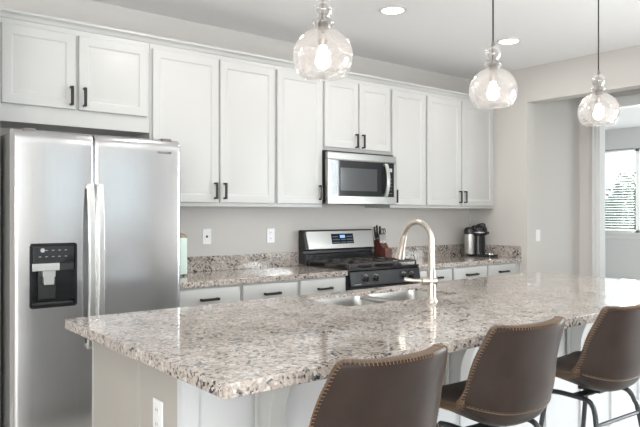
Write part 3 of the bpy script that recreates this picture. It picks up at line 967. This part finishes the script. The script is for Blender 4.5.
# faucet
fc = thing('kitchen_faucet', 'brushed nickel gooseneck pull-down faucet beside the island sink', 'faucet', (2.391, 2.10, 0.9141))
fb = MB().lathe([(0.0001, 0), (0.030, 0), (0.030, 0.006), (0.0245, 0.012), (0.0225, 0.03), (0.021, 0.10), (0.0205, 0.15), (0.0001, 0.15)], (0, 0, 0), 24)
fb.build('body', M['nickel'], fc, smooth=True, angle=50)
R_ = 0.093
path = [(0, 0, 0.149), (0, 0, 0.20), (0, 0, 0.255), (0, 0, 0.298)]
path += [(0, R_ - R_ * math.cos(a), 0.298 + R_ * math.sin(a)) for a in [math.radians(q) for q in range(12, 169, 12)]]
rad = [0.0185, 0.0165, 0.015, 0.0145] + [0.0135] * 14
fb = MB().tube(path, rad[:len(path)], 16)
fb.build('gooseneck', M['nickel'], fc, smooth=True, angle=60)
e = Vector(path[-1]); e0 = Vector(path[-2]); dr = (e - e0).normalized()
dr = (dr + Vector((0, 0.03, -0.25))).normalized()
hp = [e - dr * 0.004, e + dr * 0.012, e + dr * 0.035, e + dr * 0.075, e + dr * 0.118, e + dr * 0.124]
MB().tube(hp, [0.0145, 0.0165, 0.0165, 0.0205, 0.026, 0.021], 18).build('spray_head', M['nickel'], fc, smooth=True, angle=40)
lv = Vector((-0.80, 0.60, 0)).normalized()
hub = MB().tube([Vector((0, 0, 0.102)) - lv * 0.026, Vector((0, 0, 0.102)) + lv * 0.045, Vector((0, 0, 0.102)) + lv * 0.05], [0.0225, 0.0215, 0.016], 16)
hb = hub.build('handle_hub', M['nickel'], fc, smooth=True, angle=40)
MB().tube([Vector((0, 0, 0.102)) + lv * 0.045, Vector((0, 0, 0.103)) + lv * 0.085, Vector((0, 0, 0.109)) + lv * 0.130, Vector((0, 0, 0.110)) + lv * 0.136], [0.0105, 0.0085, 0.0115, 0.006], 12).build('lever', M['nickel'], hb, smooth=True, angle=60)

# ------------------------------------------------------------------ pendants
def pendant(label, x, y=2.05, zc=1.995):
    root = thing('pendant_light', label, 'pendant light', (x, y, CEIL), group='glass pendants over the island')
    z = zc - CEIL
    MB().lathe([(0.0001, -0.0005), (0.06, -0.0005), (0.06, -0.018), (0.05, -0.025), (0.0001, -0.025)], (0, 0, 0), 24).build('canopy', M['bronze'], root, smooth=True)
    MB().tube([(0, 0, -0.024), (0, 0, z + 0.255)], 0.0042, 8).build('cord', M['bronze'], root)
    # glass: one blown shape of ball, ring and globe
    R = 0.122
    gp = []
    for q in range(45, -52, -6):
        a = math.radians(90 - (90 - 73) - 0)  # keep symmetric crown
        gp.append(None)
    gp = [(0.034, z + 0.116)]
    for k in range(0, 23):
        a = math.radians(70 - k * (70 + 43) / 22)
        gp.append((R * math.cos(a), z + R * 0.96 * math.sin(a)))
    g = MB().lathe(gp, (0, 0, 0), 40)
    gl = g.build('globe', M['glass_globe'], root, smooth=True, angle=80)
    so = gl.modifiers.new('wall', 'SOLIDIFY'); so.thickness = 0.003; so.offset = 1
    rp = [(0.030, z + 0.117), (0.034, z + 0.126), (0.044, z + 0.132), (0.047, z + 0.140), (0.044, z + 0.148), (0.032, z + 0.154), (0.026, z + 0.160)]
    MB().lathe(rp, (0, 0, 0), 32).build('glass_ring', M['glass_ball'], root, smooth=True, angle=80)
    bp = [(0.026, z + 0.160)]
    for k in range(15):
        a = math.radians(-52 + k * 126 / 14)
        bp.append((0.042 * math.cos(a), z + 0.195 + 0.042 * math.sin(a)))
    bp.append((0.010, z + 0.240))
    MB().lathe(bp, (0, 0, 0), 32).build('glass_ball', M['glass_ball'], root, smooth=True, angle=80)
    MB().lathe([(0.0001, z + 0.262), (0.007, z + 0.260), (0.011, z + 0.242), (0.012, z + 0.235), (0.0065, z + 0.230), (0.0065, z + 0.16), (0.018, z + 0.150), (0.021, z + 0.140), (0.021, z + 0.060), (0.017, z + 0.045), (0.0001, z + 0.045)], (0, 0, 0), 20).build('lamp_holder', pmat('pewter', (0.30, 0.27, 0.24), 0.3, metal=1), root, smooth=True, angle=40)
    bb = [(0.0001, z - 0.052)]
    for k in range(13):
        a = math.radians(-80 + k * 150 / 12)
        bb.append((0.032 * math.cos(a), z - 0.018 + 0.034 * math.sin(a)))
    bb += [(0.018, z + 0.028), (0.014, z + 0.0455)]
    MB().lathe(bb, (0, 0, 0), 20).build('bulb', M['bulb'], root, smooth=True, angle=80)
    return root
pendant('clear glass globe pendant nearest the refrigerator end of the island', 1.664)
pendant('clear glass globe pendant in the middle of the row over the island', 2.819)
pendant('clear glass globe pendant in front of the hall opening, farthest from the refrigerator', 3.918)

# ------------------------------------------------------------------ recessed lights
def recessed(label, x, y):
    root = thing('recessed_light', label, 'ceiling light', (x, y, CEIL), group='recessed ceiling lights')
    MB().lathe([(0.076, -0.0005), (0.098, -0.0005), (0.098, -0.004), (0.080, -0.008), (0.076, -0.008)], (0, 0, 0), 32).build('trim_ring', M['trim'], root, smooth=True)
    MB().lathe([(0.0001, -0.004), (0.077, -0.004), (0.077, -0.001)], (0, 0, 0), 32).build('lens', M['led'], root)
    d = bpy.data.lights.new('recessed_lamp', 'AREA')
    d.shape = 'DISK'; d.size = 0.15; d.energy = RECESSED_POWER; d.color = (1.0, 0.95, 0.89)
    lo = bpy.data.objects.new('recessed_lamp', d)
    C.objects.link(lo)
    lo.parent = root
    lo.location = (0, 0, -0.012)
    return root
recessed('round recessed ceiling light above the range', 3.19, 3.157)
recessed('round recessed ceiling light above the corner counter by the hall opening', 4.51, 3.125)
recessed('round recessed ceiling light in front of the refrigerator', 1.87, 3.16)
recessed('round recessed ceiling light behind the middle of the bar stools', 2.6, 0.2)
recessed('round recessed ceiling light behind the last bar stool', 4.3, 0.2)
recessed('round recessed ceiling light above the open floor left of the island', -0.6, 1.6)
recessed('round recessed ceiling light in the dining room', 8.4, 4.2)

# ------------------------------------------------------------------ bar stools
def catmull(P, n):
    out = []
    for i in range(len(P) - 1):
        p0 = P[max(0, i - 1)]; p1 = P[i]; p2 = P[i + 1]; p3 = P[min(len(P) - 1, i + 2)]
        for k in range(n):
            t = k / n
            out.append(tuple(0.5 * (2 * b + (c - a) * t + (2 * a - 5 * b + 4 * c - d) * t * t + (3 * b - a - 3 * c + d) * t ** 3) for a, b, c, d in zip(p0, p1, p2, p3)))
    out.append(tuple(P[-1]))
    return out

def make_stool():
    root = thing('bar_stool', 'x', 'bar stool', (0, 0, 0), 0, 'leather bar stools along the island')
    # y, z, half width, edge lift
    rows = [(0.215, 0.664, 0.180, 0.004), (0.200, 0.676, 0.198, 0.010), (0.12, 0.676, 0.212, 0.020), (0.02, 0.646, 0.221, 0.050), (-0.07, 0.628, 0.226, 0.088),
            (-0.138, 0.648, 0.229, 0.112), (-0.170, 0.728, 0.226, 0.100), (-0.178, 0.830, 0.216, 0.078), (-0.193, 0.912, 0.200, 0.058), (-0.202, 0.962, 0.186, 0.047), (-0.204, 0.977, 0.167, 0.043)]
    cur = catmull(rows, 4)
    nt_ = 24
    def shell(off):
        pts = []
        for i, (y, z, w, e) in enumerate(cur):
            a = cur[max(0, i - 1)]; b = cur[min(len(cur) - 1, i + 1)]
            tg = Vector((0, b[0] - a[0], b[1] - a[1])).normalized()
            nn = Vector((0, tg.z, -tg.y))           # inward normal: up on the seat, forward on the back
            if nn.z < 0 and i < 8:
                nn = -nn
            row = []
            for k in range(nt_ + 1):
                t = k / nt_ * 2 - 1
                lift = e * abs(t) ** 2.6
                sl = e * 2.6 * abs(t) ** 1.6 * (1 if t > 0 else -1) / w
                n2 = (nn - Vector((sl, 0, 0))).normalized()
                p = Vector((w * t, y, z)) + nn * lift + n2 * off
                row.append(p)
            pts.append(row)
        return pts
    inner = shell(0.013); outer = shell(-0.013)
    mb = MB(); bm = mb.bm
    def grid(pts):
        V = [[bm.verts.new(p) for p in r] for r in pts]
        for a, b in zip(V, V[1:]):
            for k in range(nt_):
                bm.faces.new((a[k], a[k + 1], b[k + 1], b[k]))
        return V
    A = grid(inner); B = grid(outer)
    def border(V):
        return V[0] + [r[-1] for r in V[1:]] + list(reversed(V[-1][:-1])) + [r[0] for r in reversed(V[1:-1])]
    ba, bb = border(A), border(B)
    for k in range(len(ba)):
        bm.faces.new((ba[k], ba[(k + 1) % len(ba)], bb[(k + 1) % len(ba)], bb[k]))
    seat = mb.build('seat_shell', M['leather'], root, bevel=0.004, seg=2, angle=70)
    # edge welt all round the shell and whip stitches over it
    mid = shell(0.0)
    edge = mid[0] + [r[-1] for r in mid[1:]] + list(reversed(mid[-1][:-1])) + [r[0] for r in reversed(mid[1:-1])]
    pin = border([[p for p in r] for r in inner]); pout = border([[p for p in r] for r in outer])
    welt = MB()
    ring_ = []
    N_ = len(edge)
    cen = Vector((0, -0.05, 0.75))
    rows_ = []
    for k in range(N_):
        tg = (edge[(k + 1) % N_] - edge[k - 1]).normalized()
        th = (pin[k] - pout[k]).normalized()
        ow = tg.cross(th).normalized()
        if ow.dot(edge[k] - Vector((0, edge[k].y * 0.8, edge[k].z))) < 0 and abs(edge[k].x) > 0.15:
            ow = -ow
        rows_.append([edge[k] + th * (0.0145 * math.cos(a)) + ow * (0.0035 * math.sin(a)) for a in [2 * PI * q / 8 for q in range(8)]])
    rows_.append(rows_[0])
    welt.loops(rows_, False, False)
    welt.build('edge_welt', M['piping'], root, smooth=True, angle=80)
    st = MB()
    # resample the edge evenly
    def sample(loop, step):
        out = []; acc = 0.0
        for k in range(N_):
            a = loop[k]; b = loop[(k + 1) % N_]
            L_ = (b - a).length
            while acc < L_:
                out.append((k, acc / L_)); acc += step
            acc -= L_
        return out
    for k, t in sample(edge, 0.011):
        j = (k + 1) % N_
        pi_ = pin[k].lerp(pin[j], t); po_ = pout[k].lerp(pout[j], t); pm = edge[k].lerp(edge[j], t)
        inward = (Vector((0, -0.06, 0.72)) - pm); inward.x *= 1
        tg = (edge[j] - edge[k]).normalized(); th = (pi_ - po_).normalized()
        ow = tg.cross(th).normalized()
        if ow.dot(inward) > 0:
            ow = -ow
        a = po_ - ow * 0.008 - th * 0.0018
        b = po_ + ow * 0.002 + tg * 0.004 - th * 0.001
        c = pi_ + ow * 0.002 + tg * 0.004 + th * 0.001
        d = pi_ - ow * 0.011 + tg * 0.008 + th * 0.0018
        st.tube([a, b, c, d], 0.0013, 5)
    st.build('whip_stitching', M['stitch'], root)
    # horizontal seam across the lower back, on the outside
    seam = MB()
    idx = min(range(len(cur)), key=lambda i: abs(cur[i][1] - 0.676) + (0 if cur[i][0] < -0.1 else 1))
    rowp = [p for p in outer[idx]]
    sm = []
    for k in range(nt_ + 1):
        th = (outer[idx][k] - inner[idx][k]).normalized()
        sm.append(rowp[k] + th * 0.0008)
    MB().tube(sm, 0.0022, 6).build('back_seam', M['piping'], root, smooth=True)
    for k in range(nt_):
        for q in (0.1, 0.6):
            a = sm[k].lerp(sm[k + 1], q); b = sm[k].lerp(sm[k + 1], q + 0.3)
            th = (outer[idx][k] - inner[idx][k]).normalized()
            dz = Vector((0, 0, 0.006))
            seam.tube([a + dz + th * 0.0006, b + dz + th * 0.0006], 0.0010, 4)
    seam.build('seam_stitching', M['stitch'], root)
    # black steel frame: two bent side rails with four legs, under-seat plate and foot rails
    MB().box(-0.148, 0.148, -0.035, 0.015, 0.592, 0.600).box(-0.05, 0.05, -0.06, 0.04, 0.600, 0.616).build('seat_plate', M['frame'], root, bevel=0.002)
    LT = {}
    for s in (-1, 1):
        pr = [(s * 0.145, 0.105, 0.590), (s * 0.146, 0.06, 0.595), (s * 0.146, 0.0, 0.595), (s * 0.146, -0.05, 0.593), (s * 0.147, -0.075, 0.586), (s * 0.149, -0.09, 0.570)]
        MB().tube(catmull(pr, 4), 0.0105, 10).build('side_rail', M['frame'], root, smooth=True)
        fl = [(s * 0.145, 0.103, 0.592), (s * 0.149, 0.118, 0.572), (s * 0.160, 0.135, 0.48), (s * 0.205, 0.20, 0.005)]
        rl = [(s * 0.149, -0.088, 0.576), (s * 0.153, -0.100, 0.546), (s * 0.165, -0.115, 0.48), (s * 0.215, -0.185, 0.005)]
        for nm, pth in (('leg', fl), ('leg', rl)):
            lo = MB().tube(catmull(pth, 4), 0.0105, 10).build(nm, M['frame'], root, smooth=True)
            p = pth[-1]
            MB().lathe([(0.0001, -0.005), (0.013, -0.005), (0.013, 0.02), (0.0001, 0.02)], p, 10).build('foot_cap', M['black_satin'], lo)
        LT[s] = (fl, rl)
    def at_z(p, q, z):
        t = (z - p[2]) / (q[2] - p[2])
        return tuple(a + (b - a) * t for a, b in zip(p, q))
    r1 = at_z((-0.153, -0.100, 0.546), (-0.165, -0.115, 0.48), 0.50); r2 = (-r1[0], r1[1], r1[2])
    MB().tube([r1, r2], 0.008, 8).build('cross_bar', M['frame'], root, smooth=True)
    f1 = at_z((-0.160, 0.135, 0.48), (-0.205, 0.20, 0.005), 0.24); f2 = (-f1[0], f1[1], f1[2])
    b1 = at_z((-0.165, -0.115, 0.48), (-0.215, -0.185, 0.005), 0.24); b2 = (-b1[0], b1[1], b1[2])
    MB().tube([f1, f2], 0.0095, 8).build('foot_rail', M['frame'], root, smooth=True)
    for p, q in ((f1, b1), (f2, b2), (b1, b2)):
        MB().tube([p, q], 0.008, 8).build('foot_rail', M['frame'], root, smooth=True)
    return root

def copy_tree(o, parent=None):
    c = o.copy()
    C.objects.link(c)
    if parent:
        c.parent = parent
    for ch in list(o.children):
        copy_tree(ch, c)
    return c

stool = make_stool()
spots = [(1.215, 1.347, -4, 'brown leather bar stool nearest the refrigerator end of the island, legs out of sight'),
         (1.918, 1.402, -4, 'brown leather bar stool standing between two other stools at the island'),
         (2.610, 1.390, -3, 'brown leather bar stool farthest right, with black legs and crossbar showing')]
for i, (x, y, a, lb) in enumerate(spots):
    o = stool if i == 0 else copy_tree(stool)
    o.location = (x, y, 0)
    o.rotation_euler = (0, 0, math.radians(a))
    o['label'] = lb

# ------------------------------------------------------------------ small things on counters and walls
# mint canister
mc = thing('storage_canister', 'pale mint green storage box with brown lid tucked beside the refrigerator', 'canister', (1.985, 4.10, ZT + 0.0005))
MB().loops([[(x, y, z) for x, y in rrect(-0.078 + i, 0.078 - i, -0.075 + i, 0.075 - i, 0.02)] for i, z in ((0.002, 0.012), (0, 0.02), (0, 0.258), (0.004, 0.264))]).build('body', M['mint'], mc, smooth=True, angle=50)
for sx in (-1, 1):
    for sy in (-1, 1):
        MB().lathe([(0.009, 0), (0.009, 0.0125)], (sx * 0.055, sy * 0.052, 0), 10, True, True).build('foot', M['black_satin'], mc)
MB().loops([[(x, y, z) for x, y in rrect(-0.076 + i, 0.076 - i, -0.073 + i, 0.073 - i, 0.018)] for i, z in ((0, 0.2645), (0, 0.278), (0.02, 0.296), (0.045, 0.304))]).build('lid', M['lidwood'], mc, smooth=True, angle=40)

# coffee machine
cm = thing('coffee_machine', 'black and silver pod coffee machine in the counter corner', 'coffee machine', (5.335, 4.055, ZT + 0.0005))
MB().loops([[(x, y, z) for x, y in rrect(-0.075 + i, 0.075 - i, -0.20 + i, 0.09 - i, 0.045)] for i, z in ((0.003, 0.0), (0, 0.004), (0, 0.018), (0.004, 0.022))]).build('base', M['black_satin'], cm, smooth=True, angle=40)
MB().lathe([(0.0001, 0.022), (0.072, 0.022), (0.070, 0.10), (0.070, 0.205), (0.0001, 0.205)], (0.01, 0.02, 0), 28).build('column', M['black_gloss'], cm, smooth=True, angle=40)
rib = MB()
for k in range(7):
    a = -PI / 2 - 1.0 + k * 2.0 / 6
    rib.box(-0.003, 0.003, -0.003, 0.003, 0.03, 0.20)
    for v in list(rib.bm.verts)[-8:]:
        v.co.x += 0.01 + 0.0705 * math.cos(a); v.co.y += 0.02 + 0.0705 * math.sin(a)
rib.build('ribs', M['black_satin'], cm)
hd = MB().lathe([(0.0001, 0.2055), (0.070, 0.206), (0.084, 0.215), (0.088, 0.245), (0.086, 0.275), (0.074, 0.302), (0.045, 0.314), (0.0001, 0.318)], (0, 0.0, 0), 32)
hdo = hd.build('brew_head', M['black_gloss'], cm, smooth=True, angle=50)
MB().box(-0.018, 0.018, -0.118, -0.07, 0.222, 0.252).build('nozzle', M['black_satin'], hdo, bevel=0.006)
MB().lathe([(0.0885, 0.236), (0.0900, 0.238), (0.0900, 0.244), (0.0885, 0.246)], (0, 0, 0), 32).build('trim_band', M['silver_plastic'], hdo, smooth=True)
lev = MB().tube(catmull([(-0.088, 0.0, 0.265), (-0.06, -0.03, 0.315), (0, -0.045, 0.328), (0.06, -0.03, 0.315), (0.088, 0.0, 0.265)], 5), 0.008, 8)
lev.build('lever', M['black_satin'], hdo, smooth=True)
wt = MB().lathe([(0.0001, 0.022), (0.048, 0.022), (0.050, 0.03), (0.050, 0.222), (0.0001, 0.222)], (-0.092, 0.045, 0), 28).build('water_tank', M['silver_plastic'], cm, smooth=True, angle=40)
MB().lathe([(0.0001, 0.2225), (0.052, 0.2225), (0.053, 0.262), (0.046, 0.282), (0.030, 0.292), (0.0001, 0.295)], (-0.092, 0.045, 0), 28).build('tank_lid', M['black_satin'], wt, smooth=True, angle=40)
MB().lathe([(0.0001, 0.0225), (0.052, 0.0225), (0.052, 0.036), (0.047, 0.038), (0.0001, 0.036)], (0.0, -0.135, 0), 24).build('cup_tray', M['chrome'], cm, smooth=True, angle=40)
cd = thing('power_cord', 'black power cord looped left of the coffee machine', 'cord', (5.20, 4.10, ZT))
MB().tube(catmull([(0.035, 0.06, 0.0085), (-0.01, 0.055, 0.0085), (-0.035, 0.05, 0.03), (-0.02, 0.06, 0.075), (0.0, 0.075, 0.04), (0.03, 0.09, 0.0085)], 6), 0.004, 6).build('cable', M['black_satin'], cd, smooth=True)

# knife block
kb = thing('knife_block', 'reddish cherry wood knife block right of the range', 'knife block', (4.055, 4.115, ZT + 0.0005))
MB().prism([(-0.055, 0.0), (0.075, 0.0), (0.105, 0.185), (0.045, 0.205), (-0.015, 0.125), (-0.055, 0.118)], 'x', -0.042, 0.040).build('block', M['blockwood'], kb, bevel=0.003)
axis = Vector((0, 0.16, 0.987)).normalized()
def knife(x, y, z, hl, rad, name, label, group, tilt=0.0, handle_mat='black_satin'):
    root = thing(name, label, 'knife' if 'scissors' not in name else 'scissors', (4.055 + x, 4.115 + y, ZT + z), group=group)
    ax = Vector((tilt, 0.10, 0.99)).normalized()
    MB().tube([(0, 0, 0), ax * 0.012], [rad * 0.9, rad * 0.9], 8).build('bolster', M['chrome'], root, smooth=True)
    MB().tube([ax * 0.012, ax * (0.35 * hl), ax * (0.75 * hl), ax * (hl * 0.95) + Vector((0, -0.004, 0)), ax * hl + Vector((0, -0.006, 0))], [rad * 0.85, rad, rad * 0.85, rad * 1.05, rad * 0.5], 8).build('handle', M[handle_mat], root, smooth=True)
    rv = MB()
    for q in (0.35, 0.6, 0.85):
        p = ax * (hl * q)
        rv.box(p.x - rad * 1.03, p.x + rad * 1.03, p.y - 0.003, p.y + 0.003, p.z - 0.003, p.z + 0.003)
    rv.build('rivets', M['chrome'], root)
for x, y, z, hl, tl in ((-0.030, 0.08, 0.1945, 0.12, -0.10), (-0.006, 0.085, 0.193, 0.135, 0.0), (-0.030, 0.05, 0.2045, 0.11, -0.08), (-0.008, 0.05, 0.2045, 0.115, 0.04), (0.016, 0.075, 0.1955, 0.12, 0.06)):
    knife(x, y, z, hl, 0.009, 'kitchen_knife', 'large black-handled kitchen knife in the upper slots of the wood block', 'large knives in the block', tl)
for k in range(5):
    knife(-0.034 + k * 0.016, 0.018, 0.1685, 0.075, 0.0062, 'steak_knife', 'small steak knife in the front row of the wood block', 'steak knives in the block', 0.0, 'silver_plastic')
sc = thing('kitchen_scissors', 'black looped kitchen scissors standing in the wood knife block', 'scissors', (4.055 + 0.026, 4.115 + 0.045, ZT + 0.2045))
MB().box(-0.008, 0.008, -0.002, 0.004, 0.0, 0.04).build('blades', M['chrome'], sc, bevel=0.001)
for s in (-1, 1):
    lp = [(s * 0.014 + 0.013 * math.cos(a), 0.0, 0.066 + 0.027 * math.sin(a)) for a in [2 * PI * k / 16 for k in range(17)]]
    MB().tube(lp, 0.0038, 8, cap=False).build('finger_loop', M['black_satin'], sc, smooth=True)

# wall plates
def plate(name, label, cat, loc, rotz, style):
    root = thing(name, label, cat, loc, rotz)
    MB().box(-0.037, 0.037, -0.006, -0.0003, -0.058, 0.058).build('cover_plate', M['plastic_white'], root, bevel=0.003)
    if style == 'duplex':
        for s in (-1, 1):
            r_ = MB().box(-0.017, 0.017, -0.0085, -0.006, s * 0.024 - 0.015, s * 0.024 + 0.015).build('receptacle', M['plastic_white'], root, bevel=0.003)
            sl = MB()
            for q in (-0.006, 0.006):
                sl.box(q - 0.001, q + 0.001, -0.0089, -0.0084, s * 0.024 - 0.003, s * 0.024 + 0.006)
            sl.build('slots', M['slot'], r_)
    elif style == 'jack':
        MB().box(-0.008, 0.008, -0.0095, -0.006, -0.008, 0.008).build('jack', M['slot'], root, bevel=0.002)
    else:
        MB().box(-0.016, 0.016, -0.009, -0.006, -0.032, 0.032).build('rocker', M['plastic_white'], root, bevel=0.002)
plate('wall_outlet', 'white wall plate with a single dark jack, nearer the refrigerator', 'outlet', (2.347, YB, 1.173), 0, 'jack')
plate('wall_outlet', 'white double outlet on the backsplash wall nearer the range', 'outlet', (2.93, YB, 1.168), 0, 'duplex')
plate('light_switch', 'white rocker light switch on the wall of the hall', 'switch', (5.618 + 0.04, YO1, 1.129), 0, 'rocker')
plate('wall_outlet', 'white outlet on the end of the island', 'outlet', (BX0, 2.022, 0.66), -PI / 2, 'duplex')
